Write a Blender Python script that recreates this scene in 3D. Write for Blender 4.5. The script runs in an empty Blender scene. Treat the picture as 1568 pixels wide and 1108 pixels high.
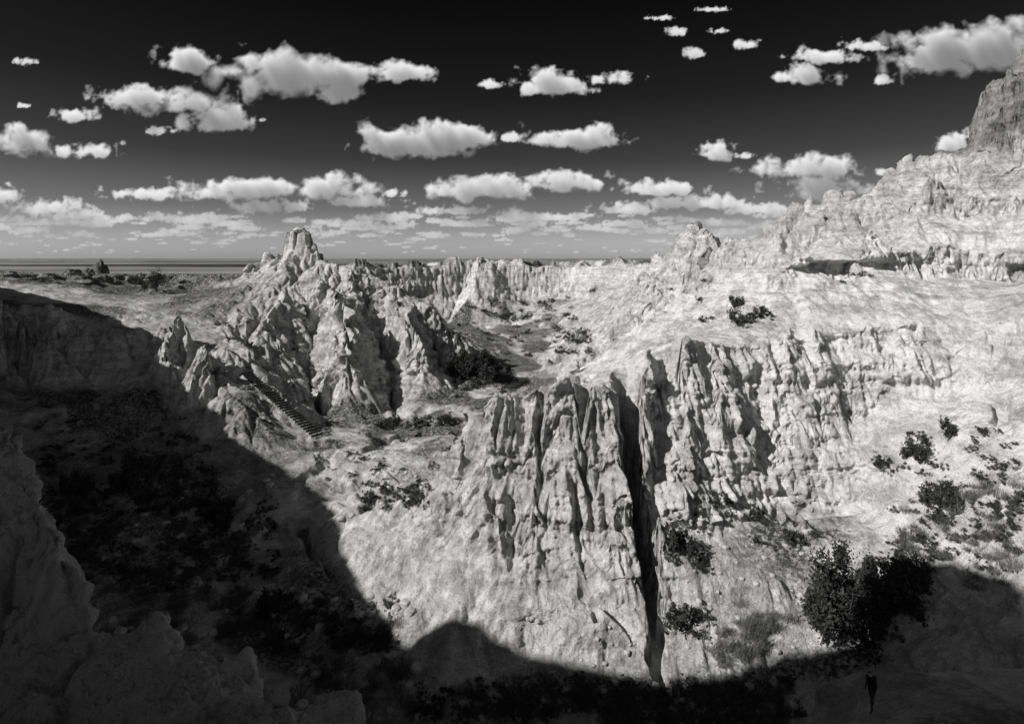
import bpy, math, numpy as np, time
from mathutils import Vector
T0=time.time()
rng=np.random.RandomState(7)
F=900.0; U0=784.0; V0=396.0
sc=bpy.context.scene
COL=sc.collection
def at(u,v,Y): return ((u-U0)/F*Y, Y, (V0-v)/F*Y)

# ------------------------------------------------------------ noise
TAB=rng.rand(256,256).astype(np.float32); TAB2=rng.rand(256,256).astype(np.float32)
def vnoise(x,y,seed=0):
    x=np.asarray(x,np.float32)+seed*17.3; y=np.asarray(y,np.float32)+seed*31.7
    ix=np.floor(x).astype(np.int32); iy=np.floor(y).astype(np.int32)
    fx=x-ix; fy=y-iy; fx=fx*fx*(3-2*fx); fy=fy*fy*(3-2*fy)
    a=TAB[ix&255,iy&255]; b=TAB[(ix+1)&255,iy&255]; c=TAB[ix&255,(iy+1)&255]; d=TAB[(ix+1)&255,(iy+1)&255]
    return a+(b-a)*fx+(c-a)*fy+(a-b-c+d)*fx*fy
def fbm(x,y,o=4,seed=0,g=0.5):
    s=0;a=1;t=0
    for k in range(o):
        s=s+a*vnoise(x,y,seed+k*3); t+=a; a*=g
        x=np.asarray(x)*2.03+5.1; y=np.asarray(y)*2.03+1.7
    return s/t
def sst(a,b,x):
    t=np.clip((x-a)/(b-a),0,1); return t*t*(3-2*t)
def gully(px,py,dx,dy):
    ix=np.floor(px).astype(np.int32); iy=np.floor(py).astype(np.int32)
    c=np.zeros_like(px); s=np.zeros_like(px); wt=np.zeros_like(px)
    for i in (-1,0,1):
        for j in (-1,0,1):
            cx=ix+i; cy=iy+j
            qx=px-(cx+.5+TAB[cx&255,cy&255]*.7-.35); qy=py-(cy+.5+TAB2[cx&255,cy&255]*.7-.35)
            w=np.exp(-3.3*(qx*qx+qy*qy)); m=(qx*dx+qy*dy)*6.2832
            c+=np.cos(m)*w; s+=np.sin(m)*w; wt+=w
    return c/wt, s/wt

# ------------------------------------------------------------ height solver
def solve(lines,x0,y0,nx,ny,res,fine=40,blur=2):
    S=np.zeros((ny,nx)); C=np.zeros((ny,nx))
    for L in lines:
        for (a,b) in zip(L[:-1],L[1:]):
            n=int(max(abs(a[0]-b[0]),abs(a[1]-b[1]))/res*1.5)+2
            t=np.linspace(0,1,n)
            X=a[0]+(b[0]-a[0])*t; Y=a[1]+(b[1]-a[1])*t; Z=a[2]+(b[2]-a[2])*t
            i=np.round((X-x0)/res).astype(int); j=np.round((Y-y0)/res).astype(int)
            ok=(i>=0)&(i<nx)&(j>=0)&(j<ny)
            np.add.at(S,(j[ok],i[ok]),Z[ok]); np.add.at(C,(j[ok],i[ok]),1)
    z=None
    for lev in (64,32,16,8,4,2,1):
        s=S.reshape(ny//lev,lev,nx//lev,lev).sum((1,3)); c=C.reshape(ny//lev,lev,nx//lev,lev).sum((1,3))
        m=c>0; zc=(s/np.maximum(c,1)).astype(np.float32)
        if z is None: z=np.full(s.shape,float(S.sum()/C.sum()),np.float32)
        else: z=np.repeat(np.repeat(z,2,0),2,1)
        for k in range(fine if lev==1 else (60 if lev==2 else 250)):
            z[m]=zc[m]
            p=np.pad(z,1,mode='edge'); z=.25*(p[:-2,1:-1]+p[2:,1:-1]+p[1:-1,:-2]+p[1:-1,2:])
        z[m]=zc[m]
    for k in range(blur):
        p=np.pad(z,1,mode='edge'); z=.2*(z+p[:-2,1:-1]+p[2:,1:-1]+p[1:-1,:-2]+p[1:-1,2:])
    return z
def bil(A,x,y,x0,y0,res):
    ny,nx=A.shape
    fx=np.clip((x-x0)/res,0,nx-1.001); fy=np.clip((y-y0)/res,0,ny-1.001)
    i=fx.astype(np.int32); j=fy.astype(np.int32); fx=(fx-i).astype(np.float32); fy=(fy-j).astype(np.float32)
    return (A[j,i]*(1-fx)+A[j,i+1]*fx)*(1-fy)+(A[j+1,i]*(1-fx)+A[j+1,i+1]*fx)*fy

def LL(*pts): return [at(*p) for p in pts]
lines=[
 # central butte : crest, break of slope, foot
 LL((470,808,80),(560,790,76),(640,768,72),(688,735,71),(700,680,70),(715,640,70),(760,605,69),(850,590,69),(932,583,68)),
 LL((600,812,71),(660,805,67.5),(720,830,63.5),(760,850,61.5),(830,860,60),(900,830,61),(950,830,60)),
 LL((462,815,81),(500,862,72),(540,905,65),(585,940,61),(620,1000,55),(760,1015,54),(900,1040,52),(1010,1035,51.5)),
 # behind butte
 [(-24,90,-36),(-12,86,-35.5),(-2,84,-32),(8,84,-24)],
 # saddle joining butte and massif
 LL((860,588,84),(900,560,88),(950,520,90),(1000,470,95)),
 [(6,96,-28),(14,112,-31),(20,150,-33)],
 # right massif
 LL((1020,1035,51.5),(1100,1042,51),(1200,1012,52),(1300,990,52),(1400,960,50),(1500,930,48),(1568,900,46),(1700,800,42)),
 LL((1020,840,60),(1100,800,63),(1200,795,65),(1290,790,64),(1380,760,61),(1480,720,58),(1568,680,56),(1700,600,52)),
 LL((1010,660,67),(1060,660,68),(1130,640,69),(1200,650,70),(1300,640,70),(1400,625,69),(1500,600,67),(1568,590,64),(1700,560,60)),
 LL((1000,545,72),(1040,505,72),(1100,530,73),(1200,525,74),(1300,510,75),(1400,495,75),(1500,500,73),(1568,500,70),(1700,460,66)),
 LL((1040,445,98),(1110,480,86),(1190,455,86),(1260,428,88),(1350,418,89),(1450,424,87.5),(1568,436,81.5),(1700,400,76)),
 LL((1110,440,96),(1190,410,90),(1260,396,90),(1350,384,90),(1450,390,88.5),(1568,400,82.5),(1700,370,77)),
 LL((1190,385,104),(1260,360,104),(1340,345,102),(1420,330,99),(1500,330,94),(1568,330,90)),
 LL((1190,372,106),(1260,342,106),(1340,326,104),(1420,305,101),(1500,300,96),(1568,300,92)),
 LL((1000,402,190),(1050,385,160),(1110,378,140),(1160,374,132),(1200,338,128),(1245,318,124),(1340,303,120),(1400,256,114),(1490,226,106),(1568,190,102),(1700,150,98)),
 [(40,260,-8),(90,220,-8),(140,200,-6),(220,180,0)],
 # far ridge
 LL((500,405,262),(600,411,280),(655,408,290),(740,401,300),(820,407,300),(880,408,295),(940,405,270),(1000,401,235)),
 LL((560,450,262),(650,456,282),(740,457,293),(820,457,291),(880,456,284),(950,466,225),(1000,455,160)),
 LL((640,500,262),(700,492,278),(790,498,272),(860,505,240),(905,520,190)),
 [(-60,340,-8),(0,345,-8),(60,330,-6)],
 # wash / valley floor
 LL((740,502,278),(800,530,220),(830,565,175),(800,590,152),(740,600,145)),
 [(-22,190,-32.5),(-8,175,-33),(-4,200,-33),(12,205,-33),(14,230,-32.5),(-14,235,-32)],
 LL((600,690,101),(660,668,108),(720,640,120),(760,610,138)),
 LL((540,700,98),(620,740,87),(560,762,81),(540,780,78)),
 # middle fluted ridge
 LL((380,408,182),(415,398,186),(440,392,188),(475,392,188),(510,402,185),(560,420,180),(620,448,172),(655,468,167),(690,520,163),(715,565,160)),
 LL((440,420,176),(425,470,158),(405,520,146),(425,595,131)),
 LL((505,440,168),(525,480,151),(530,540,139),(550,622,128)),
 LL((590,455,165),(628,500,153),(655,560,147)),
 LL((470,470,166),(480,540,157),(480,600,142),(490,640,126)),
 LL((565,480,172),(585,560,160),(600,610,146),(608,640,130)),
 LL((660,520,164),(680,590,155)),
 LL((700,590,150),(650,640,125),(560,660,116),(500,656,117),(460,615,127),(400,555,138),(370,525,146)),
 LL((480,672,110),(430,620,115),(375,568,122),(350,520,134),(330,490,146)),
 LL((220,445,175),(300,452,172),(360,440,178),(390,425,180)),
 # spur in the left middle distance
 LL((190,497,136),(255,512,129),(308,542,119),(340,590,110),(400,662,101),(450,703,95),(500,748,88),(525,780,80)),
 LL((200,560,124),(270,640,106),(330,715,93)),
 LL((150,735,89),(240,740,88),(320,755,85),(390,775,82),(440,805,79),(480,860,71),(560,960,59)),
 # left shaded wall
 LL((-150,450,112),(0,472,118),(100,482,128),(190,497,136)),
 LL((-150,590,106),(0,560,112),(60,590,112),(130,600,114)),
 LL((-150,640,92),(0,665,93),(60,705,91),(150,735,89)),
 LL((-150,425,150),(0,430,152),(120,440,160),(210,455,172)),
 # gully floor of shaded valley
 [(-62,75,-34),(-45,68,-36.5),(-25,62,-38),(-10,48,-39),(10,44,-39.5),(30,44,-38)],
 [(-60,55,-30),(-30,48,-36),(-12,40,-37),(8,38,-38)],
 # near slope under the outcrop
 [(-50,30,-24),(-25,30,-31),(0,30,-31),(10,30,-31)],[(-50,20,-17),(0,20,-24),(10,20,-24)],[(-60,8,-8),(0,8,-14),(20,8,-14)],
 # path mound, near right
 LL((1225,1110,30),(1268,1050,30),(1300,1018,30),(1420,1024,30),(1568,1012,30),(1700,1000,30)),
 LL((1235,1160,25),(1290,1105,25),(1568,1090,25),(1700,1080,25)),
 [(14,36,-35),(24,37,-35),(38,38,-32)],
 # left plateau and backdrop
 [(-400,210,-6),(-190,210,-8),(-110,240,-12),(-70,250,-14)],
 [(-400,300,-12),(-200,320,-12),(-120,300,-14)],
 [(-416,420,-14),(-150,400,-15),(0,420,-14),(150,400,-12),(416,400,-8)],
 [(-416,700,-22),(416,700,-22)],[(-416,560,-19),(416,560,-19)],
]
GX,GY,GR=-416.,0.,.5
B=solve(lines,GX,GY,1664,1408,GR)
gyy,gxx=np.gradient(B,GR)
for k in range(3):
    for A in (0,1):
        q=(gxx,gyy)[A]; p=np.pad(q,1,mode='edge'); q=.2*(q+p[:-2,1:-1]+p[2:,1:-1]+p[1:-1,:-2]+p[1:-1,2:])
        if A==0: gxx=q
        else: gyy=q

def slotline(pts): return [( (u-U0)/F*Y,Y,z) for u,Y,z in pts]
slots=[(slotline([(1012,50,-38),(1000,54,-37.5),(985,60,-36),(964,66,-33),(955,71,-28),(945,78,-23)]),.62,14.),
       (slotline([(768,61,-31.5),(762,65,-26),(758,69,-18)]),.12,6.),
       (slotline([(700,66,-31.5),(706,69,-25),(712,72,-20)]),.2,4.),
       (slotline([(830,62,-29.5),(826,66,-24),(820,71,-15)]),.1,5.),
       (slotline([(900,62,-28),(893,66,-22),(886,71,-14)]),.15,5.),
       (slotline([(1010,62,-29),(1026,68,-21),(1018,74,-11)]),1.3,5.),
       (slotline([(1075,66,-23),(1085,70,-18),(1090,74,-11)]),.5,5.),
       (slotline([(1140,68,-21),(1150,71,-17),(1160,75,-10)]),.2,4.),
       (slotline([(1530,60,-19),(1525,66,-14),(1515,72,-8)]),.5,5.),
       (slotline([(905,55,-34.5),(890,58,-32.3),(882,62,-28)]),.1,2.5),
       (slotline([(1000,52,-35.9),(950,54.5,-34.8),(885,57.5,-33)]),.15,2.0)]
towers=[(447,190,8.2,1.6,6.5,.6),(456,190,8.9,2.0,7.,.6),(467,189,7.8,2.0,6.,.6),(477,187,3.8,1.4,3.5,1),(486,187,1.2,1.2,3,1),(462,188,2.0,4.0,1.1,1),(430,189,2.2,.8,2.2,1),(412,187,1.0,.6,1.8,1),
        (1580,104,33,5.5,5.,.7),(1605,106,39,3,3,.7),(1556,104,28.,3.6,5.,.7),(1535,105,24.5,1.8,3.,.8),(1510,106,20.6,1.2,3.,.8),
        (1070,150,6.6,4.0,2.6,.6),(1085,148,4.5,3,2.,.6),(1152,134,4.6,1.6,2.,1),(1240,125,13.2,.5,4.,.5),(1222,126,10.5,1.4,2.,.8),(1276,123,14.2,1.3,3.,.6),(1298,122,13.6,1.2,2.,.8),(1355,119,15.2,1.,2.,.8),
        (740,300,.4,3,1.2,.6),(155,300,-2.6,.4,1.6,1),(148,301,-4.2,1.,1.,1),(120,320,-5.2,1.,1.,1),(310,119,-18.6,.6,2.6,1),(322,117,-20,.6,2.4,1)]
def H(x,y,full=False):
    x=np.asarray(x,np.float32).ravel(); y=np.asarray(y,np.float32).ravel()
    wx=(fbm(x/13,y/13,3,5)-.5)*5.; wy=(fbm(x/13,y/13,3,9)-.5)*5.
    near=sst(20,60,y)
    x2=x+wx*near*.6; y2=y+wy*near*.6
    b=bil(B,x2,y2,GX,GY,GR); gx=bil(gxx,x2,y2,GX,GY,GR); gy=bil(gyy,x2,y2,GX,GY,GR)
    sl=np.sqrt(gx*gx+gy*gy); g0x=gx.copy(); g0y=gy.copy()
    z=b.copy()
    for (u,Y,zt,r,k,e) in towers:
        X=(u-U0)/F*Y
        m=(np.abs(x-X)<25)&(np.abs(y-Y)<25)
        if m.any():
            ux=(x[m]-X); uy=(y[m]-Y)/1.3
            d=.45*np.hypot(ux,uy)+.55*np.maximum(np.abs(ux*.9+uy*.4),np.abs(uy*.9-ux*.4))
            d=d+(fbm(x[m]/1.5,y[m]/1.5,3,3)-.5)*2.2*e
            z[m]=np.maximum(z[m],zt-k*np.maximum(d-r,0)-.35*d)
    amp=.30*np.clip(sl/.5,0,1)+1.05*sst(.75,1.5,sl)
    farm=sst(95,120,y)
    amp=amp*(1-farm)+farm*np.clip((sl-.08)/.62,0,1.5)
    amp*=1-.68*sst(215,240,y)
    amp*=.45+1.1*fbm(x/17,y/17,2,33)
    amp*=1-.7*((x>20)&(x<46)&(y<68)&(y>57)&(b<-20))
    amp*=1-.35*sst(26,34,x)*sst(84,78,y)
    amp*=1+.35*sst(88,95,y)*sst(35,45,x)*(1-sst(115,125,y))
    amp*=1+.8*(x<-55)*sst(135,120,y)
    amp*=.25+.75*sst(32,46,y)
    rx=x+(fbm(x/5,y/5,2,21)-.5)*3.6; ry=y+(fbm(x/5,y/5,2,22)-.5)*3.6
    cell=13.; acc=np.zeros_like(z)
    for k in range(6):
        g=np.sqrt(gx*gx+gy*gy)+1e-4
        st=np.clip(g*3,0,1)/g
        dx=-gy*st; dy=gx*st
        c,s=gully((rx/cell+k*7.7).astype(np.float32),(ry/cell+k*3.1).astype(np.float32),dx,dy)
        a=amp*cell*(.14,.17,.19,.20,.20,.18)[k]
        acc+=a*(.4*c+.6*(1-2*(np.clip((1-c)/2,0,1))**2.4)-.2)
        gx=gx-a*s*6.2832*dx/cell*.55; gy=gy-a*s*6.2832*dy/cell*.55
        cell*=.52
    z+=acc
    q=z+(fbm(x/14,y/14,3,2)-.5)*4
    z+=.36*np.sin(q*6.2832/2.9)*np.clip(sl-.25,0,1)*sst(.38,.6,fbm(x/8,y/8,3,7))
    vf=sst(.45,.15,sl)*(z<-26)*sst(150,125,y)
    t_=fbm(x/11,y/11,4,91)*5; z+=vf*1.1*(np.floor(t_)+sst(.7,1.,t_-np.floor(t_))-2.5)
    z+=(fbm(x/2.2,y/2.2,4,40,.6)-.5)*(.45+.8*np.clip(sl,0,1.2))*(.3+.7*sst(30,45,y))
    z+=(fbm(x/9,y/9,3,44)-.5)*1.6*sst(.7,.1,sl)*np.clip((y-30)/40,.2,1)
    pl=sst(150,230,y)*sst(.35,.1,sl)*sst(-26,-18,b)
    z+=(1-np.abs(2*fbm(x/14,y/20,4,60)-1))**3*7.*pl-3.*pl
    for (pl_,hw,k) in slots:
        dm=np.full_like(z,99); zf=np.zeros_like(z)
        jx=x+(fbm(y/2.1,z*0+3.,3,70)-.5)*2.4
        for a,b_ in zip(pl_[:-1],pl_[1:]):
            vx=b_[0]-a[0]; vy=b_[1]-a[1]
            t=np.clip(((jx-a[0])*vx+(y-a[1])*vy)/(vx*vx+vy*vy),0,1)
            d=np.hypot(jx-a[0]-vx*t,y-a[1]-vy*t); mm=d<dm
            dm[mm]=d[mm]; zf[mm]=(a[2]+(b_[2]-a[2])*t)[mm]
        z=np.minimum(z,zf+k*np.maximum(dm-hw,0)**1.15)
    if full: return z,sl,g0x,g0y
    return z
def sight(uv):
    "follow lines of sight from the viewpoint to the ground -> world points"
    uv=np.array(uv,float); n=len(uv); Y=np.exp(np.linspace(np.log(22),np.log(500),1000))
    X=(uv[:,0:1]-U0)/F*Y; Z=(V0-uv[:,1:2])/F*Y; YY=np.repeat(Y[None],n,0)
    j=np.clip(np.searchsorted(rows,YY)-1,0,len(rows)-1); i=np.clip(((X/YY-cols[0])/(cols[1]-cols[0])).round().astype(int),0,len(cols)-1)
    h=Zg[j,i]; hit=(h>Z); hit[:,-1]=True; k=hit.argmax(1); r=np.arange(n)
    return np.stack([X[r,k],YY[r,k],h[r,k]],1)

# ------------------------------------------------------------ mesh helpers
def link(o,parent=None):
    COL.objects.link(o)
    if parent: o.parent=parent
    return o
def raw_mesh(name,v,quads,smooth=True,k=4):
    me=bpy.data.meshes.new(name); nq=len(quads)
    me.vertices.add(len(v)); me.vertices.foreach_set('co',np.ascontiguousarray(v,dtype=np.float32).ravel())
    me.loops.add(nq*k); me.loops.foreach_set('vertex_index',np.ascontiguousarray(quads,dtype=np.int32).ravel())
    me.polygons.add(nq); me.polygons.foreach_set('loop_start',(np.arange(nq)*k).astype(np.int32))
    me.polygons.foreach_set('loop_total',np.full(nq,k,np.int32))
    me.update(calc_edges=True)
    me.polygons.foreach_set('use_smooth',np.full(nq,smooth)); return me
def gridquads(nr,nc):
    i=np.arange(nr*nc).reshape(nr,nc)
    return np.stack([i[:-1,:-1],i[:-1,1:],i[1:,1:],i[1:,:-1]],-1).reshape(-1,4)
def attr(me,name,val):
    a=me.attributes.new(name,'FLOAT','POINT'); a.data.foreach_set('value',np.ascontiguousarray(val,dtype=np.float32).ravel())

# ------------------------------------------------------------ materials
def nmat(name,rough=.9):
    m=bpy.data.materials.new(name); m.use_nodes=True; nt=m.node_tree; p=nt.nodes['Principled BSDF']
    p.inputs['Roughness'].default_value=rough; p.inputs['Specular IOR Level'].default_value=.1
    return m,nt,p
def N(nt,t,**kw):
    n=nt.nodes.new(t)
    for k,v in kw.items(): setattr(n,k,v)
    return n
def noise(nt,scale,detail=6,rough=.6,vec=None):
    n=N(nt,'ShaderNodeTexNoise'); n.inputs['Scale'].default_value=scale; n.inputs['Detail'].default_value=detail; n.inputs['Roughness'].default_value=rough
    if vec is not None: nt.links.new(vec,n.inputs['Vector'])
    return n.outputs['Fac']
def math_(nt,op,a,b=None,c=None):
    n=N(nt,'ShaderNodeMath',operation=op)
    for i,x in enumerate((a,b,c)):
        if x is None: continue
        if isinstance(x,(int,float)): n.inputs[i].default_value=x
        else: nt.links.new(x,n.inputs[i])
    return n.outputs[0]
def rampv(nt,fac,stops):
    r=N(nt,'ShaderNodeValToRGB'); nt.links.new(fac,r.inputs[0]); e=r.color_ramp.elements
    while len(e)<len(stops): e.new(.5)
    for el,(p,c) in zip(e,stops): el.position=p; el.color=(c,c,c,1)
    return r.outputs[0]
def rock_mat(name,base,bumpd,scale=1.,veg=True,bs=1.,lo=.66):
    m,nt,p=nmat(name,.95)
    geo=N(nt,'ShaderNodeNewGeometry'); pos=geo.outputs['Position']
    sep=N(nt,'ShaderNodeSeparateXYZ'); nt.links.new(pos,sep.inputs[0])
    n1=noise(nt,.07*scale,5,.6,pos); n2=noise(nt,.9*scale,8,.66,pos); n3=noise(nt,6*scale,5,.7,pos)
    n4=noise(nt,.28*scale,6,.7,pos)
    zz=math_(nt,'ADD',math_(nt,'MULTIPLY',sep.outputs[2],.5),math_(nt,'MULTIPLY',n1,2.4))
    cv=N(nt,'ShaderNodeCombineXYZ'); nt.links.new(zz,cv.inputs[2])
    nb=noise(nt,2.0,4,.75,cv.outputs[0])
    a=math_(nt,'MULTIPLY',rampv(nt,n2,[(.3,lo),(.6,1.04)]),rampv(nt,nb,[(.38,.72),(.54,1.03)]))
    a=math_(nt,'MULTIPLY',a,rampv(nt,n1,[(.3,.82),(.7,1.06)]))
    a=math_(nt,'MULTIPLY',a,rampv(nt,n4,[(.38,.64),(.56,1.05)]))
    a=math_(nt,'MULTIPLY',a,rampv(nt,n3,[(.32,lo-.06),(.55,1.04)]))
    a=math_(nt,'MULTIPLY',a,base)
    if veg:
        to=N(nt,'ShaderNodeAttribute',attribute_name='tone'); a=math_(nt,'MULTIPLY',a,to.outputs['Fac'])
        at_=N(nt,'ShaderNodeAttribute',attribute_name='veg')
        gr=math_(nt,'MULTIPLY',rampv(nt,noise(nt,2.2,6,.75,pos),[(.42,0.),(.56,1.)]),at_.outputs['Fac'])
        gr=math_(nt,'MINIMUM',math_(nt,'ADD',gr,math_(nt,'MULTIPLY',at_.outputs['Fac'],.35)),1.)
        inv=math_(nt,'SUBTRACT',1.,gr)
        a=math_(nt,'ADD',math_(nt,'MULTIPLY',a,inv),math_(nt,'MULTIPLY',gr,.06))
    a=math_(nt,'MINIMUM',a,.80)
    cc=N(nt,'ShaderNodeCombineColor'); 
    for i in range(3): nt.links.new(a,cc.inputs[i])
    nt.links.new(cc.outputs[0],p.inputs['Base Color'])
    b=N(nt,'ShaderNodeBump'); b.inputs['Distance'].default_value=bumpd; b.inputs['Strength'].default_value=bs
    hgt=math_(nt,'ADD',math_(nt,'MULTIPLY',n2,1.),math_(nt,'MULTIPLY',n3,.35))
    nt.links.new(hgt,b.inputs['Height']); nt.links.new(b.outputs[0],p.inputs['Normal'])
    return m
M_rock=rock_mat('badlands_clay',.93,.75)
M_near=rock_mat('foreground_clay',1.25,.38,3.,False,1.,.62)
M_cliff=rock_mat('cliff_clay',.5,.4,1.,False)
def plain_mat(name,c,rough=.85,var=.4,sc_=6):
    m,nt,p=nmat(name,rough)
    a=math_(nt,'MULTIPLY',rampv(nt,noise(nt,sc_),[(.3,1-var),(.7,1+var)]),c)
    cc=N(nt,'ShaderNodeCombineColor')
    for i in range(3): nt.links.new(a,cc.inputs[i])
    nt.links.new(cc.outputs[0],p.inputs['Base Color']); return m
M_leaf=plain_mat('juniper_foliage',.045); M_leaf2=plain_mat('sage_foliage',.085); M_grass=plain_mat('dry_grass',.12)
M_bark=plain_mat('bark',.09); M_log=plain_mat('weathered_log',.04); M_stone=plain_mat('loose_stone',.4,.95,.3,3)

# ------------------------------------------------------------ terrain
rows=np.concatenate([np.exp(np.linspace(np.log(16),np.log(44),150,endpoint=False)),
    np.exp(np.linspace(np.log(44),np.log(105),950,endpoint=False)),
    np.exp(np.linspace(np.log(105),np.log(210),540,endpoint=False)),
    np.exp(np.linspace(np.log(210),np.log(700),380))])
cols=np.linspace(-1.08,1.08,1300)
YY,CC=np.meshgrid(rows,cols,indexing='ij'); XX=YY*CC
Z,SL,g0x,g0y=H(XX,YY,True)
Zg=Z.reshape(XX.shape)
x=XX.ravel();y=YY.ravel()
gl=np.hypot(g0x,g0y)+1e-3; st_=sst(.5,1.3,SL)
upper=sst(36,46,x)*sst(92,97,y)*sst(130,118,y)
st_=np.maximum(st_,.35*upper)
rill=(1-np.abs(2*fbm(x/1.5+Z*.05,Z/7.,3,101,.6)-1))+(1-np.abs(2*fbm(y/1.5-Z*.05,Z/7.+7,3,107,.6)-1))-1.5
blk=(fbm(x/1.1+Z*.2,Z/1.3,4,121,.6)+fbm(y/1.1-Z*.2,Z/1.3,4,127,.6))-1.
zl_=Z+(fbm(x/7,y/7,3,115)-.5)*2.5
led=((vnoise(zl_/.8,Z*0+2.,111)-.5)*.5+(vnoise(zl_/2.7,Z*0+5.,113)-.5)*1.1)*sst(.33,.58,fbm(x/6,y/6+Z*.1,3,117))
off=st_*(-rill*1.3*(1-.35*sst(28,36,x)*(y<90))+blk*1.5+led)*np.clip(y/60,.5,1.5)
zw=Z+(fbm(x/9,y/9,4,131)-.5)*4.2
reg=sst(34,42,x)*sst(76,80,y)*sst(97,93,y)
off+=reg*(1.1*sst(-.6,0.1,zw)*sst(2.4,1.2,zw)-.7*sst(-3.,-1.8,zw)*sst(-.2,-.8,zw))*sst(.36,.60,fbm(x/3,y/3,4,133))*1.3
co=np.stack([x-g0x/gl*off,y-g0y/gl*off,Z],1)
me=raw_mesh('terrain',co,gridquads(*XX.shape))
fl=sst(.55,.12,SL)
veg=fl*sst(.36,.58,fbm(x/14,y/14,4,80))
lowleft=(x<0)&(y<100)
veg=np.maximum(veg,sst(.45,.6,fbm(x/7,y/7,4,85))*sst(.9,.3,SL)*(Z<-25)*np.where(lowleft,.6,.95))
veg=np.maximum(veg,sst(290,380,y)*.45)
veg=np.maximum(veg,fl*sst(140,170,y)*(x<-60)*.75)
veg=np.maximum(veg,fl*sst(140,150,y)*(Z<-28)*(y<290)*(.7+.3*sst(.4,.55,fbm(x/9,y/9,3,87))))
wash=np.interp(y,[145,152,175,220,278],[-7,3,9,4,-13.6])+4*np.sin(y/9.)
veg*=1-sst(4,1.5,np.abs(x-wash))*(y>140)*(y<280)
veg*=np.where((x>22)&(y<100)&(Z>-24),.12,1)
veg*=np.where(lowleft,.72,1)
for tr in ([(-52,70),(-40,72),(-33,66),(-30,58),(-22,55),(-14,49),(-4,46)],[(-60,80),(-45,80),(-38,76),(-33,66)],[(-36,110),(-28,104),(-24,96),(-22,88),(-26,80)],[(-24,96),(-14,106),(-4,122),(3,150)]):
    dm=np.full_like(x,99.)
    xx=x+(fbm(x/6,y/6,2,180)-.5)*5
    for a,b in zip(tr[:-1],tr[1:]):
        vx=b[0]-a[0]; vy=b[1]-a[1]; t=np.clip(((xx-a[0])*vx+(y-a[1])*vy)/(vx*vx+vy*vy),0,1)
        dm=np.minimum(dm,np.hypot(xx-a[0]-vx*t,y-a[1]-vy*t))
    veg*=sst(.5,1.6,dm)
attr(me,'veg',veg)
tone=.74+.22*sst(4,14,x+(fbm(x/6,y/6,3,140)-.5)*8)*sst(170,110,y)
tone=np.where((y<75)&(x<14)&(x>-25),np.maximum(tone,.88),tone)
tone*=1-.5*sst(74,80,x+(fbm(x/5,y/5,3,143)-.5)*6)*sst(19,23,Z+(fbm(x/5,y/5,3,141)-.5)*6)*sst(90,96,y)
tone*=1-.16*sst(36,46,x)*sst(92,100,y)*sst(150,135,y)
tone*=.80+.4*fbm(x/25,y/25,3,142)
tone*=1-.15*sst(44,40,y)
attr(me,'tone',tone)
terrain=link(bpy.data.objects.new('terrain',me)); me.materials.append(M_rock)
print('terrain',time.time()-T0)

# prairie reaching the horizon
m,nt,p=nmat('prairie')
geo=N(nt,'ShaderNodeNewGeometry'); mp=N(nt,'ShaderNodeMapping'); mp.inputs['Scale'].default_value=(.00035,.0016,1)
nt.links.new(geo.outputs['Position'],mp.inputs[0])
c=rampv(nt,noise(nt,1.2,8,.7,mp.outputs[0]),[(.42,.03),(.47,.12),(.50,.32),(.58,.14)])
nt.links.new(c,p.inputs['Base Color'])
py=np.concatenate([[640,700],np.exp(np.linspace(np.log(800),np.log(40000),60))]); pc=np.linspace(-1.6,1.6,200)
PY,PC=np.meshgrid(py,pc,indexing='ij'); PX=PY*PC
PZ=np.where(PY<750,-24,-21)+ sst(1500,5000,PY)*(sst(.5,.62,fbm(PX/2500,PY/3500,4,3))-.2)*26
PZ=np.where(PY>30000,-60,PZ)
me=raw_mesh('prairie_plain',np.stack([PX.ravel(),PY.ravel(),PZ.ravel()],1),gridquads(*PX.shape)); me.materials.append(m)
link(bpy.data.objects.new('prairie_plain',me))

# ------------------------------------------------------------ foreground outcrop
ol=[LL((-250,620,11.2),(-100,640,11.1),(0,664,11),(20,682,10.8),(52,750,10.5),(98,860,10),(128,915,9.8),(150,948,9.6)),
    LL((-250,985,8.8),(0,1002,8.9),(80,985,9.2),(150,957,9.45)),
    LL((150,955,9.4),(200,960,9.2),(235,990,9.1),(300,998,9),(370,1012,9),(410,1060,8.7),(450,1094,8.6),(520,1082,8.8),(560,1100,8.8),(600,1180,8.8),(700,1270,8.8),(1150,1290,8.8)),
    LL((-250,1180,7),(100,1190,7),(600,1260,7),(700,1300,7),(1150,1320,7)),
    [(-12,0,-.8),(0,0,-1.7),(3,0,-1.7)],[(-12,-4,-.5),(3,-4,-1.2)],
    [(-13.5,12.6,-9),(-9.3,12.2,-9),(-8.2,11.5,-10),(-7,10.8,-11),(-4,10.4,-12),(-1,10.3,-13),(3,10,-14)],
    [(-16,16,-20),(3,16,-22)]]
ox0,oy0,orr=-16.,-4.,.0625
OB=solve(ol,ox0,oy0,320,320,orr,60,2)
ogy,ogx=np.gradient(OB,orr)
r_=np.linspace(-3.5,14,800); c_=np.linspace(-15.8,2.9,900)
oY,oX=np.meshgrid(r_,c_,indexing='ij'); ox=oX.ravel().astype(np.float32); oy=oY.ravel().astype(np.float32)
z=bil(OB,ox,oy,ox0,oy0,orr); gx=bil(ogx,ox,oy,ox0,oy0,orr); gy=bil(ogy,ox,oy,ox0,oy0,orr); sl=np.hypot(gx,gy); ggx=gx.copy(); ggy=gy.copy()
cell=1.7
wxx=(fbm(ox/.7,oy/.7,3,150)-.5)*.7
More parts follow.
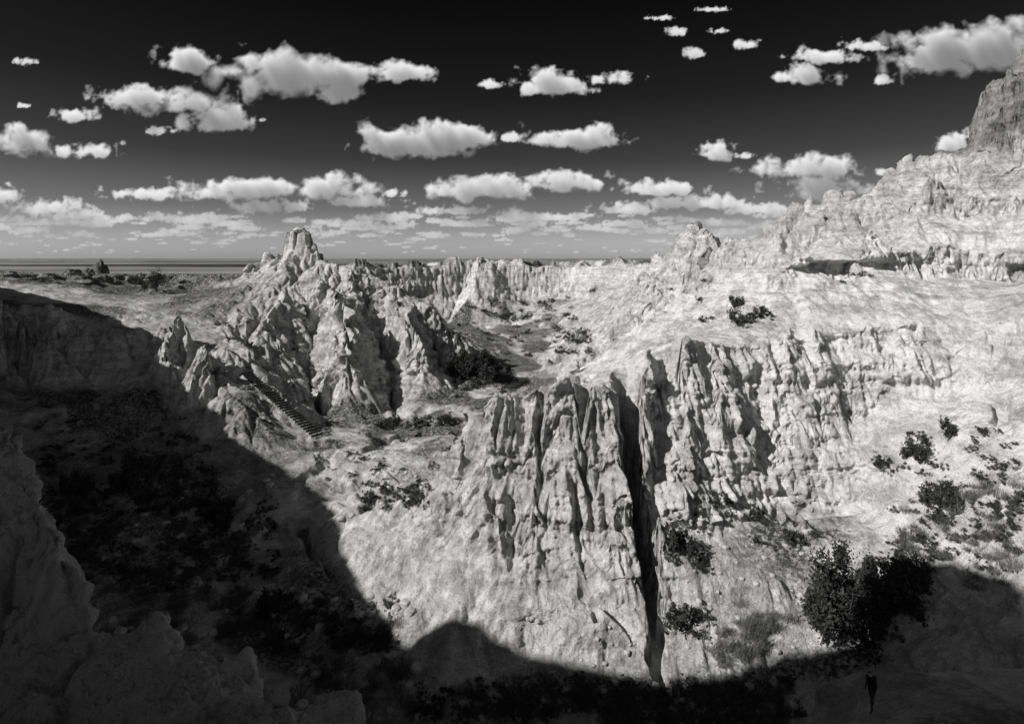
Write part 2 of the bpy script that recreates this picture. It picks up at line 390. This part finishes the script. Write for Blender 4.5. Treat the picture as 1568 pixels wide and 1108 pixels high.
for k in range(5):
    g=np.sqrt(gx*gx+gy*gy)+1e-4; st=np.clip(g*2,0,1)/g; dx=-gy*st; dy=gx*st
    c,s=gully((ox+wxx)/cell+k*5,(oy-wxx)/cell,dx,dy); a=np.clip(sl,0.15,1.3)*cell*.16
    z+=a*(.4*c+.6*(1-2*(np.clip((1-c)/2,0,1))**2.4)-.2); gx=gx-a*s*6.28*dx/cell*.5; gy=gy-a*s*6.28*dy/cell*.5; cell*=.55
z+=(fbm(ox/.9,oy/.9,6,50,.66)-.5)*.9
z+=-(sst(.05,.0,np.abs(fbm(ox/1.3,oy/1.3,3,155)-.5)))*.25
gl=np.hypot(ggx,ggy)+1e-3
of=sst(.6,1.5,sl)*((fbm(ox/.5+z*.3,z/.4,5,161,.6)-.5)*.8)
me=raw_mesh('rock_outcrop',np.stack([ox-ggx/gl*of,oy-ggy/gl*of,z],1),gridquads(*oX.shape)); me.materials.append(M_near)
link(bpy.data.objects.new('rock_outcrop',me))

# ------------------------------------------------------------ sun, and the high cliff behind/left of the viewpoint
hx,hy=-.89,-.456; EL=math.radians(35); TE=math.tan(EL)
sh=[(0,442,148,25),(120,462,140,30),(200,500,135,40),(250,520,130,45),(290,575,118,55),(340,630,108,60),(390,690,99,66),(450,722,93,70),(500,780,80,76),
    (540,900,64.5,80),(585,942,60.5,84),(618,1000,55,86),(645,968,57,88),(700,955,57.5,90),(750,965,57,91),(780,990,55.5,92),(880,1020,53,94),(1000,1042,51.5,96),(1100,1042,51,98),(1200,1005,52.5,100),
    (1300,985,52,102),(1360,960,51,103),(1400,885,55,106),(1480,890,54,108),(1568,905,48,110)]
crest=[(-260,200,8),(-190,165,9)]
for (u,v,Y,t) in sh:
    X,_,zz=at(u,v,Y); crest.append((X+hx*t,Y+hy*t,zz+TE*t))
crest+=[(-50,-30,44),(-46,-42,30),(-40,-60,0)]
crest=np.array(crest); seg=np.r_[0,np.cumsum(np.hypot(np.diff(crest[:,0]),np.diff(crest[:,1])))]
s_=np.linspace(0,seg[-1],700); cx=np.interp(s_,seg,crest[:,0]); cy=np.interp(s_,seg,crest[:,1]); cz=np.interp(s_,seg,crest[:,2])
def smooth(a,n):
    k=np.ones(n)/n; return np.convolve(np.pad(a,n//2,mode='edge'),k,'valid')[:len(a)]
sx=smooth(cx,41); sy=smooth(cy,41); tx=np.gradient(sx); ty=np.gradient(sy); L=np.hypot(tx,ty); nx_=ty/L; ny_=-tx/L
cz=cz+(fbm(s_/3,s_*0,4,11)-.5)*2.2
prof=np.linspace(-1,1,61)
V=[]
for q in prof:
    off=np.sign(q)*(abs(q)**1.1)*(13 if q<0 else 45)
    drop=np.where(abs(q)<.02,0,(abs(q)**.8)*(cz+36)*(1. if q<0 else .9))
    X=cx+nx_*off*1.; Y=cy+ny_*off*1.
    zz=cz-drop+(fbm(s_/4,s_*0+q*6,4,13)-.5)*3*min(1,abs(q)*6)
    V.append(np.stack([X,Y,zz],1))
V=np.array(V); me=raw_mesh('cliff',V.reshape(-1,3),gridquads(V.shape[0],V.shape[1])); me.materials.append(M_cliff)
link(bpy.data.objects.new('cliff',me))
sun=bpy.data.lights.new('sun','SUN'); sun.energy=5; sun.angle=math.radians(.5); sun.color=(1,.985,.96)
so=link(bpy.data.objects.new('sun',sun)); d=Vector((hx*math.cos(EL),hy*math.cos(EL),math.sin(EL)))
so.rotation_euler=d.to_track_quat('Z','Y').to_euler()

# ------------------------------------------------------------ world
w=bpy.data.worlds.new('World'); sc.world=w; w.use_nodes=True; nt=w.node_tree; bg=nt.nodes['Background']
sky=N(nt,'ShaderNodeTexSky'); sky.sky_type='NISHITA'; sky.sun_disc=False; sky.sun_elevation=EL; sky.sun_rotation=math.atan2(hx,hy)
sepc=N(nt,'ShaderNodeSeparateColor'); nt.links.new(sky.outputs[0],sepc.inputs[0])
tc=N(nt,'ShaderNodeTexCoord'); sx_=N(nt,'ShaderNodeSeparateXYZ'); nt.links.new(tc.outputs['Generated'],sx_.inputs[0])
g=rampv(nt,sx_.outputs[2],[(0.,.72),(.03,.56),(.08,.28),(.16,.11),(.26,.045),(.42,.013)])
rear_fill=math_(nt,'MULTIPLY',rampv(nt,math_(nt,'MULTIPLY',sx_.outputs[1],-1.),[(.0,0.),(.6,1.)]),.70)  # extra sky brightness added behind the viewpoint to fill the shaded foreground
g=math_(nt,'ADD',math_(nt,'MULTIPLY',g,1.5),rear_fill)
val=math_(nt,'MULTIPLY',sepc.outputs[0],g)
cc=N(nt,'ShaderNodeCombineColor')
for i in range(3): nt.links.new(val,cc.inputs[i])
nt.links.new(cc.outputs[0],bg.inputs[0]); bg.inputs[1].default_value=.1

# ------------------------------------------------------------ clouds (a dome-shaped layer 9 km away)
st=1.5; cu=np.arange(-330,1900,st); cvv=np.arange(397,-160,-st)
UU,VV=np.meshgrid(cu,cvv); D=np.zeros(UU.shape,np.float32); TH=np.zeros_like(D)
cl=[(30,220,100,48),(8,215,60,40),(135,232,95,28),(112,178,70,26),(205,150,120,34),(290,160,120,48),(330,187,90,38),(360,178,40,36),(245,201,36,14),(290,97,84,46),
(400,100,90,60),(435,120,160,80),(505,118,110,60),(520,140,60,40),(612,112,110,34),(835,122,115,40),(850,135,90,30),(945,122,64,22),(750,130,36,16),(600,222,90,56),(640,225,140,50),(700,212,130,46),(785,212,36,16),
(890,214,110,42),(905,218,90,36),(1097,236,62,30),(1140,240,26,9),(1238,118,80,34),(1262,88,100,24),(1315,72,60,20),(1348,124,26,18),(1430,100,170,70),(1475,75,120,70),(1520,82,140,80),(1420,95,100,40),(1140,70,38,17),(1060,83,34,17),(1035,50,30,14),
(1250,260,140,30),(1262,292,135,30),(1356,264,28,10),(1452,222,70,30),(1502,208,60,30),(230,298,110,18),(375,290,160,34),(330,296,90,20),(510,290,110,34),(560,310,90,18),(600,296,40,12),(400,318,125,18),
(740,293,150,30),(860,283,130,28),(700,324,90,14),(805,333,66,20),(1010,290,105,22),(1060,312,150,20),(960,322,90,15),(1160,322,90,16),(1190,330,60,12),(80,322,100,24),(10,300,60,26),(75,318,50,20),(130,328,50,14),
(-90,180,140,60),(-160,290,160,40),(1680,180,140,60),(1640,260,120,30),(500,-40,160,50),(1000,-80,160,50),(40,95,30,12),(1100,48,24,8),(1015,28,40,8),(1090,15,40,8),(35,162,20,8),(400,184,12,6)]
cl=[(a,b,w_*1.15,h_*(1.4 if 250<b<345 else 1.15)) for a,b,w_,h_ in cl]
r2=np.random.RandomState(5)
for i in range(430):
    v=396-8-58*r2.rand()**1.0; hgt=396-v; w_=hgt*(.4+.9*r2.rand()); cl.append((r2.uniform(-300,1870),v,w_,max(2.6,w_*.22)))
for i,(a,b,w_,h_) in enumerate(cl):
    i0=int(np.clip((a-w_*.9-cu[0])/st,0,len(cu)-2)); i1=int(np.clip((a+w_*.9-cu[0])/st,1,len(cu)-1))
    j0=int(np.clip((397-(b+h_*1.1))/st,0,len(cvv)-2)); j1=int(np.clip((397-(b-h_*1.1))/st,1,len(cvv)-1))
    if i1<=i0 or j1<=j0: continue
    pu=UU[j0:j1,i0:i1]-a; pv=VV[j0:j1,i0:i1]-b
    s=max(h_*.62,4.); n=fbm(pu/s+i*3.7,pv/s*1.15+i*1.3,6,i%40,.5)
    bil_=np.abs(fbm(pu/s*1.8+i,pv/s*1.8,3,i%33)-.5)*2
    n=n+.25*(.5-bil_)-.06
    q=np.hypot(pu/(w_/2),pv/(h_/2)*np.where(pv>0,1.5,1.))
    dd=1.06-q+(n-.5)*1.75
    de=sst(.0,.55,dd)**.85; far=np.clip((396-b)/90,.0,1.)
    D[j0:j1,i0:i1]=np.maximum(D[j0:j1,i0:i1],de*(.45+.55*far))
    TH[j0:j1,i0:i1]=np.maximum(TH[j0:j1,i0:i1],np.clip(dd*(1.15-.6*bil_),0,1.4)*min(h_,60))
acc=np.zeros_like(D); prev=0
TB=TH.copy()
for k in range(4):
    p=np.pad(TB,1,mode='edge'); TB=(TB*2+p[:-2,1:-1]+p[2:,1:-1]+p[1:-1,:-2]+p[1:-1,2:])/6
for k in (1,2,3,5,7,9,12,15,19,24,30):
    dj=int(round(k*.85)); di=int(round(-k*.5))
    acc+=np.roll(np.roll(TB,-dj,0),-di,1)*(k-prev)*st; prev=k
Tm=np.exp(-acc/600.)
bri=.22+.78*Tm*(.7+.3*sst(0,30,TB))  # lit tops and grey undersides painted into the sheet's emission strength
a_=(UU-U0)/F; e_=(V0-VV)/F; nn=np.sqrt(a_**2+1+e_**2); R=9000.
P=np.stack([a_/nn*R,R/nn,e_/nn*R],-1).reshape(-1,3)
me=raw_mesh('clouds',P,gridquads(*UU.shape)); attr(me,'cloud_cover',D); attr(me,'cloud_painted_light',bri)
m=bpy.data.materials.new('cloud_emission'); m.use_nodes=True; nt=m.node_tree; nt.nodes.clear()
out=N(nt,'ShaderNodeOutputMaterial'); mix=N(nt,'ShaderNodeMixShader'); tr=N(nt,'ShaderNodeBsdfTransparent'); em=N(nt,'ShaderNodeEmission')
ad=N(nt,'ShaderNodeAttribute',attribute_name='cloud_cover'); al=N(nt,'ShaderNodeAttribute',attribute_name='cloud_painted_light')
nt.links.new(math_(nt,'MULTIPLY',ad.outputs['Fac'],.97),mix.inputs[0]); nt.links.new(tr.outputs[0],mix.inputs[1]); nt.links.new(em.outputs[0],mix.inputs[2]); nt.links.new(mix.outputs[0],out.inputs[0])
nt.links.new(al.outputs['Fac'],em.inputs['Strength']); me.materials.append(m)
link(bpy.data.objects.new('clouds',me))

# ------------------------------------------------------------ vegetation
def leaves(n,rad,size,seed,clumps=14,flat=.8):
    r=np.random.RandomState(seed)
    cc=r.normal(size=(clumps,3)); cc/=np.linalg.norm(cc,axis=1)[:,None]; cc*=.25+.80*r.rand(clumps,1)**.6; cc[:,2]=np.abs(cc[:,2])*flat+.10
    k=r.randint(0,clumps,n); cr=.12+.20*r.rand(clumps)
    p=r.normal(size=(n,3)); p/=np.linalg.norm(p,axis=1)[:,None]; p*=(r.rand(n,1)**.6)*cr[k][:,None]*(1+.8*(r.rand(n,1)<.15)); p+=cc[k]
    p*=np.array(rad)
    a=r.normal(size=(n,3)); a/=np.linalg.norm(a,axis=1)[:,None]; b=np.cross(a,r.normal(size=(n,3))); b/=np.linalg.norm(b,axis=1)[:,None]
    s=size*(.5+r.rand(n,1)); a*=s; b*=s*.6
    v=np.stack([p-a,p+b*.7,p+a,p-b*.7],1).reshape(-1,3); q=np.arange(n*4).reshape(n,4); return v,q
def tube(p0,p1,r0,r1,n=7):
    p0=np.array(p0,float);p1=np.array(p1,float);d=p1-p0;d/=np.linalg.norm(d); a=np.cross(d,[.3,.9,.1]);a/=np.linalg.norm(a);b=np.cross(d,a)
    t=np.linspace(0,2*np.pi,n,endpoint=False); c=np.cos(t)[:,None]*a+np.sin(t)[:,None]*b
    v=np.vstack([p0+c*r0,p1+c*r1]); q=[[i,(i+1)%n,n+(i+1)%n,n+i] for i in range(n)]; return v,np.array(q)
def join(parts):
    V=[];Q=[];M=[];o=0
    for v,q,m in parts: V.append(v);Q.append(q+o);M+= [m]*len(q);o+=len(v)
    return np.vstack(V),np.vstack(Q),M
def plant_mesh(name,n,rad,size,seed,mats,trunk=.25,clumps=14):
    r=np.random.RandomState(seed+99); parts=[]
    v,q=leaves(n,rad,size,seed,clumps); v[:,2]+=trunk*rad[2]*.5; parts.append((v,q,0))
    top=rad[2]*.75
    v,q=tube((0,0,-.3*rad[2]*.3),(r.normal()*.05,0,top*.5),rad[0]*.07,rad[0]*.05); parts.append((v,q,1))
    for i in range(9):
        th=i*.8+r.rand(); h0=top*(.1+.35*r.rand()); e=(math.cos(th)*rad[0]*.65,math.sin(th)*rad[1]*.65,h0+rad[2]*(.25+.3*r.rand()))
        v,q=tube((0,0,h0),e,rad[0]*.035,rad[0]*.010,5); parts.append((v,q,1))
    V,Q,M=join(parts); me=raw_mesh(name,V,Q,False); 
    for m in mats: me.materials.append(m)
    me.polygons.foreach_set('material_index',np.array(M,np.int32)); return me
trees=[(1300,975,8.4,7.5,8000),(1350,935,5.5,6.5,5000),(1262,965,4.6,4.4,3600),(1395,900,3.2,4.,2400),(742,588,10.,9.,5500),(712,580,8.,8.,4000),(772,586,5.5,6.,2500),(232,765,8.5,8.5,5000),(238,446,7.,8.,2500),(1440,780,3.2,3.4,1500),(1400,700,3.,3.2,1500),(1130,497,2.6,4.,1300),(1165,487,1.8,2.6,1200),(1128,470,2.4,2.2,1000),(1450,668,2.2,2.,800),(1350,720,1.6,1.8,700),(1040,850,3.,2.8,1700),(1105,785,2.,3.6,1200),(1160,795,1.6,2.,900),(1215,830,1.7,2.6,900),(1045,960,2.4,2.8,1400),
(885,530,6,7,1500),(752,470,6,9,1500),(835,472,5,7,1200),(800,468,5,6,1200),(910,450,4,5,1000),(640,655,2.4,5.,1500),(680,650,2.6,4.,1500),(790,520,4,6,1000),(850,505,4,6,1000),(110,760,4.,5.,2500),(340,800,3.5,4.,2200),(420,940,2.8,4.,2200)]
pts=sight([(t[0],t[1]) for t in trees])
for i,(t,p) in enumerate(zip(trees,pts)):
    H_,W_=t[2],t[3]
    me=plant_mesh('juniper_tree',t[4],(W_/2,W_/2,H_*.85),.12+.010*H_+(.1 if 4<=i<=6 else 0),200+i,[M_leaf,M_bark],.2,26 if H_>3 else 16)
    o=link(bpy.data.objects.new('juniper_tree',me)); o.location=(p[0],p[1],p[2]-.15)
sm=[plant_mesh('shrub_%d'%i,700,(1,1,.9),.07,300+i,[M_leaf2 if i%2 else M_leaf,M_bark],.1,9) for i in range(5)]
def holder(name):
    e=bpy.data.objects.new(name,None); return link(e)
def scatter(parent,meshes,P,sizes,nm,sink=.05):
    for i,(p,s) in enumerate(zip(P,sizes)):
        o=bpy.data.objects.new(nm,meshes[i%len(meshes)]); link(o,parent); o.location=(p[0],p[1],p[2]-sink*s); o.scale=(s,s,s*(.6+.6*rng.rand())); o.rotation_euler=(0,0,rng.rand()*6.28)
E1=holder('desert_shrubs')
uv=[];sz=[]
def box(u0,u1,v0,v1,n,a,b):
    for k in range(n): uv.append((rng.uniform(u0,u1),rng.uniform(v0,v1))); sz.append(rng.uniform(a,b))
def clump(u,v,ru,rv,n,a,b):
    for k in range(n): uv.append((u+rng.normal()*ru,v+rng.normal()*rv)); sz.append(rng.uniform(a,b))
box(1065,1135,755,790,8,.5,1.); box(1150,1245,770,840,10,.4,.9); box(1020,1080,790,870,10,.6,1.2); box(1370,1568,660,880,50,.25,.9); box(1010,1080,930,985,10,.6,1.2)
clump(1410,690,22,18,10,.4,1.); clump(1435,760,25,20,12,.4,1.); clump(1530,700,20,30,14,.3,.9); clump(1500,820,40,25,30,.4,1.1); clump(1400,850,35,20,18,.4,1.1); clump(1550,770,18,25,14,.3,.9)
box(560,700,640,660,14,.7,1.5); box(560,670,745,780,36,.7,1.4); box(690,870,480,560,60,.8,2.4); clump(730,575,30,14,24,1.,2.4); clump(880,525,16,12,14,1.,2.2); box(740,870,455,490,24,1.2,2.6); box(640,900,470,500,20,1.2,2.4)  # second box: dark shrubs added to stand in for the gully's shadow
box(80,420,770,900,150,.5,1.6); box(400,600,920,1000,60,.5,1.5); box(640,1240,1045,1105,110,.4,1.1); box(60,330,700,780,50,.8,1.8); box(60,330,600,700,50,.4,1.3); box(380,520,560,660,14,.5,1.0)
box(1240,1420,900,985,30,.5,1.1); box(1000,1130,430,500,6,.7,1.3); box(20,260,405,440,20,.8,2.2); box(290,480,480,640,22,.5,1.2); box(1280,1340,420,440,5,.6,1); box(480,690,660,740,30,.4,1.1)
scatter(E1,sm,sight(uv),sz,'shrub')
def tuft(seed):
    r=np.random.RandomState(seed); n=300; th=r.rand(n)*6.28; rr=r.rand(n)**.5*1.1; b=np.stack([np.cos(th)*rr,np.sin(th)*rr,np.zeros(n)-.1],1)
    tip=b+np.stack([r.normal(size=n)*.18,r.normal(size=n)*.18,.35+.4*r.rand(n)],1); s=np.stack([np.cos(th+1.5),np.sin(th+1.5),0*th],1)*.018
    v=np.stack([b-s,b+s,tip+s*.2,tip-s*.2],1).reshape(-1,3); me=raw_mesh('grass_tuft',v,np.arange(n*4).reshape(n,4),False); me.materials.append(M_grass); return me
tm=[tuft(k) for k in range(3)]
E2=holder('dry_grass'); uv=[];sz=[]
clump(1165,965,22,22,26,.5,1.1); clump(1120,995,22,14,12,.5,1.1); box(150,450,900,1000,60,.7,1.3); box(700,1230,1050,1105,80,.6,1.2); box(1380,1568,740,900,40,.6,1.1); box(420,640,950,1100,40,.6,1.2); box(100,480,780,900,60,.7,1.2)
scatter(E2,tm,sight(uv),sz,'tuft')
# fallen stones
import bmesh
sms=[]
for k in range(4):
    bm=bmesh.new(); bmesh.ops.create_icosphere(bm,subdivisions=3,radius=1)
    for v_ in bm.verts:
        c_n=v_.co.copy(); f=.75+.6*float(fbm(np.array([c_n.x*1.3+c_n.z+k*5]),np.array([c_n.y*1.3-c_n.z*.7]),4,190)[0])
        q=max(abs(c_n.x),abs(c_n.y),abs(c_n.z)); v_.co=c_n*f*(.6+.4/q*.8); v_.co.z*=.75
    me=bpy.data.meshes.new('stone_shape'); bm.to_mesh(me); bm.free(); me.materials.append(M_stone); sms.append(me)
E3=holder('fallen_stones'); uv=[];sz=[]
box(60,480,720,1000,90,.15,.6); box(420,640,900,1090,50,.15,.6); box(640,1240,1040,1100,60,.12,.45); box(1020,1350,850,1020,60,.12,.35); box(480,700,690,800,40,.2,.6); box(700,980,930,1030,25,.1,.3); box(1050,1400,780,860,20,.15,.4)
scatter(E3,sms,sight(uv),sz,'stone',.2)

# ------------------------------------------------------------ log ladder
a=sight([(378,576)])[0]; b=sight([(486,670)])[0]
top=np.array(a);bot=np.array(b); n=30; parts=[]; dirh=(bot-top)[:2]; dirh/=np.linalg.norm(dirh); pr=np.array([-dirh[1],dirh[0],0])
P=np.array([(top+(bot-top)*k/(n-1))[:2] for k in range(n)]); zt=H(P[:,0],P[:,1]); zl=np.linspace(top[2],bot[2],n)+.5
wid=H(P[:,0]+pr[0],P[:,1]+pr[1]); wi2=H(P[:,0]-pr[0],P[:,1]-pr[1]); zt=np.maximum(np.maximum(wid,wi2),zt)+.35
zt=np.maximum(smooth(zt,9),zl); prev=None
for k in range(n):
    c=np.array([P[k,0],P[k,1],zt[k]]); v,q=tube(c-pr*1.1,c+pr*1.1,.2,.18,8); parts.append((v,q,0))
    if k:
        for sgn in (-1,1):
            v,q=tube(prev+pr*.9*sgn,c+pr*.9*sgn,.05,.05,5); parts.append((v,q,0))
    prev=c
V,Q,M=join(parts); me=raw_mesh('log_ladder',V,Q); me.materials.append(M_log); link(bpy.data.objects.new('log_ladder',me))

# ------------------------------------------------------------ hikers
def hiker(loc,face,scale,shirt,trouser):
    vs=[];es=[];rs=[]
    def add(p,r,par=None):
        vs.append(p); rs.append(r if isinstance(r,tuple) else (r,r)); 
        if par is not None: es.append((par,len(vs)-1))
        return len(vs)-1
    pel=add((0,0,.95),(.15,.11)); be=add((0,-.02,1.1),(.14,.10),pel); ch=add((0,-.06,1.32),(.17,.12),be); nb=add((0,-.09,1.46),(.07,.065),ch); nk=add((0,-.11,1.52),.055,nb)
    hd=add((0,-.14,1.61),(.078,.095),nk); ht=add((0,-.13,1.70),(.07,.085),hd); add((0,-.235,1.605),.014,hd)
    for s in (-1,1):
        add((s*.085,-.125,1.61),.016,hd)
        sh_=add((s*.18,-.06,1.40),.062,ch); sw=s*.14
        el=add((s*.25,.02-sw,1.13),.045,sh_); wr=add((s*.24,-.16-sw,.93),.028,el); pm=add((s*.24,-.20-sw,.865),(.036,.02),wr)
        for f,(dy,l) in enumerate(((-.028,.072),(-.010,.082),(.010,.076),(.028,.06))):
            k=add((s*.238,-.212-sw+dy,.82),.0095,pm); k=add((s*.232,-.222-sw+dy,.82-l*.5),.0085,k); add((s*.222,-.222-sw+dy,.82-l),.0075,k)
        k=add((s*.215,-.235-sw,.86),.011,pm); add((s*.205,-.255-sw,.83),.009,k)
        hp=add((s*.09,0,.88),.095,pel); kn=add((s*.10,-.16*s-.05,.50),.062,hp); an=add((s*.10,-.18 if s>0 else .30,.10),.042,kn); fo=add((s*.105,(-.18 if s>0 else .30)-.09,.045),(.045,.032),an); add((s*.11,(-.18 if s>0 else .30)-.20,.035),(.038,.024),fo)
    me=bpy.data.meshes.new('hiker'); me.from_pydata(vs,es,[]); o=link(bpy.data.objects.new('hiker',me))
    md=o.modifiers.new('skin','SKIN'); md.use_smooth_shade=True
    if not me.skin_vertices:
        bpy.context.view_layer.objects.active=o; bpy.ops.mesh.customdata_skin_add()
    sv=me.skin_vertices[0].data
    for i,r in enumerate(rs): sv[i].radius=r; sv[i].use_root=(i==0)
    o.modifiers.new('sub','SUBSURF').render_levels=2
    m,nt,p=nmat('hiker_clothes'); tc=N(nt,'ShaderNodeTexCoord'); sp=N(nt,'ShaderNodeSeparateXYZ'); nt.links.new(tc.outputs['Object'],sp.inputs[0])
    r=N(nt,'ShaderNodeValToRGB'); r.color_ramp.interpolation='CONSTANT'; nt.links.new(math_(nt,'MULTIPLY',sp.outputs[2],.5),r.inputs[0]); e=r.color_ramp.elements
    st_=[(0,.05),(.05,trouser),(.49,shirt),(.745,.30),(.83,.03)]
    while len(e)<len(st_): e.new(.5)
    for el_,(p_,c_) in zip(e,st_): el_.position=p_; el_.color=(c_,c_,c_,1)
    nt.links.new(r.outputs[0],p.inputs['Base Color']); me.materials.append(m)
    o.location=loc; o.rotation_euler=(0,0,face); o.scale=(scale,)*3
    bm=bmesh.new(); bmesh.ops.create_cube(bm,size=1)
    for v_ in bm.verts: v_.co.x*=.27*(1-.15*(v_.co.z>0)); v_.co.y=v_.co.y*.15+.11; v_.co.z=v_.co.z*.42+1.24
    bmesh.ops.bevel(bm,geom=bm.edges[:]+bm.verts[:],offset=.05,segments=3,affect='EDGES',profile=.6)
    bk=bpy.data.meshes.new('day_pack'); bm.to_mesh(bk); bm.free(); bk.materials.append(plain_mat('pack_cloth',.05)); ob=link(bpy.data.objects.new('day_pack',bk),o)
    return o
hp=sight([(1335,1086),(1262,990)])
hiker(hp[0],math.radians(-60),1.05,.015,.04); hiker(hp[1],math.radians(30),1.,.03,.05)

# ------------------------------------------------------------ camera
cam=bpy.data.cameras.new('camera'); cam.sensor_width=36; cam.lens=F/1568*36; cam.shift_y=-158/1568; cam.clip_start=.1; cam.clip_end=60000
c=link(bpy.data.objects.new('camera',cam)); c.location=(0,0,0); c.rotation_euler=(math.radians(90),0,0); sc.camera=c
sc.view_settings.view_transform='Standard'; sc.view_settings.look='None'; sc.view_settings.exposure=0
print('done',time.time()-T0, hp)
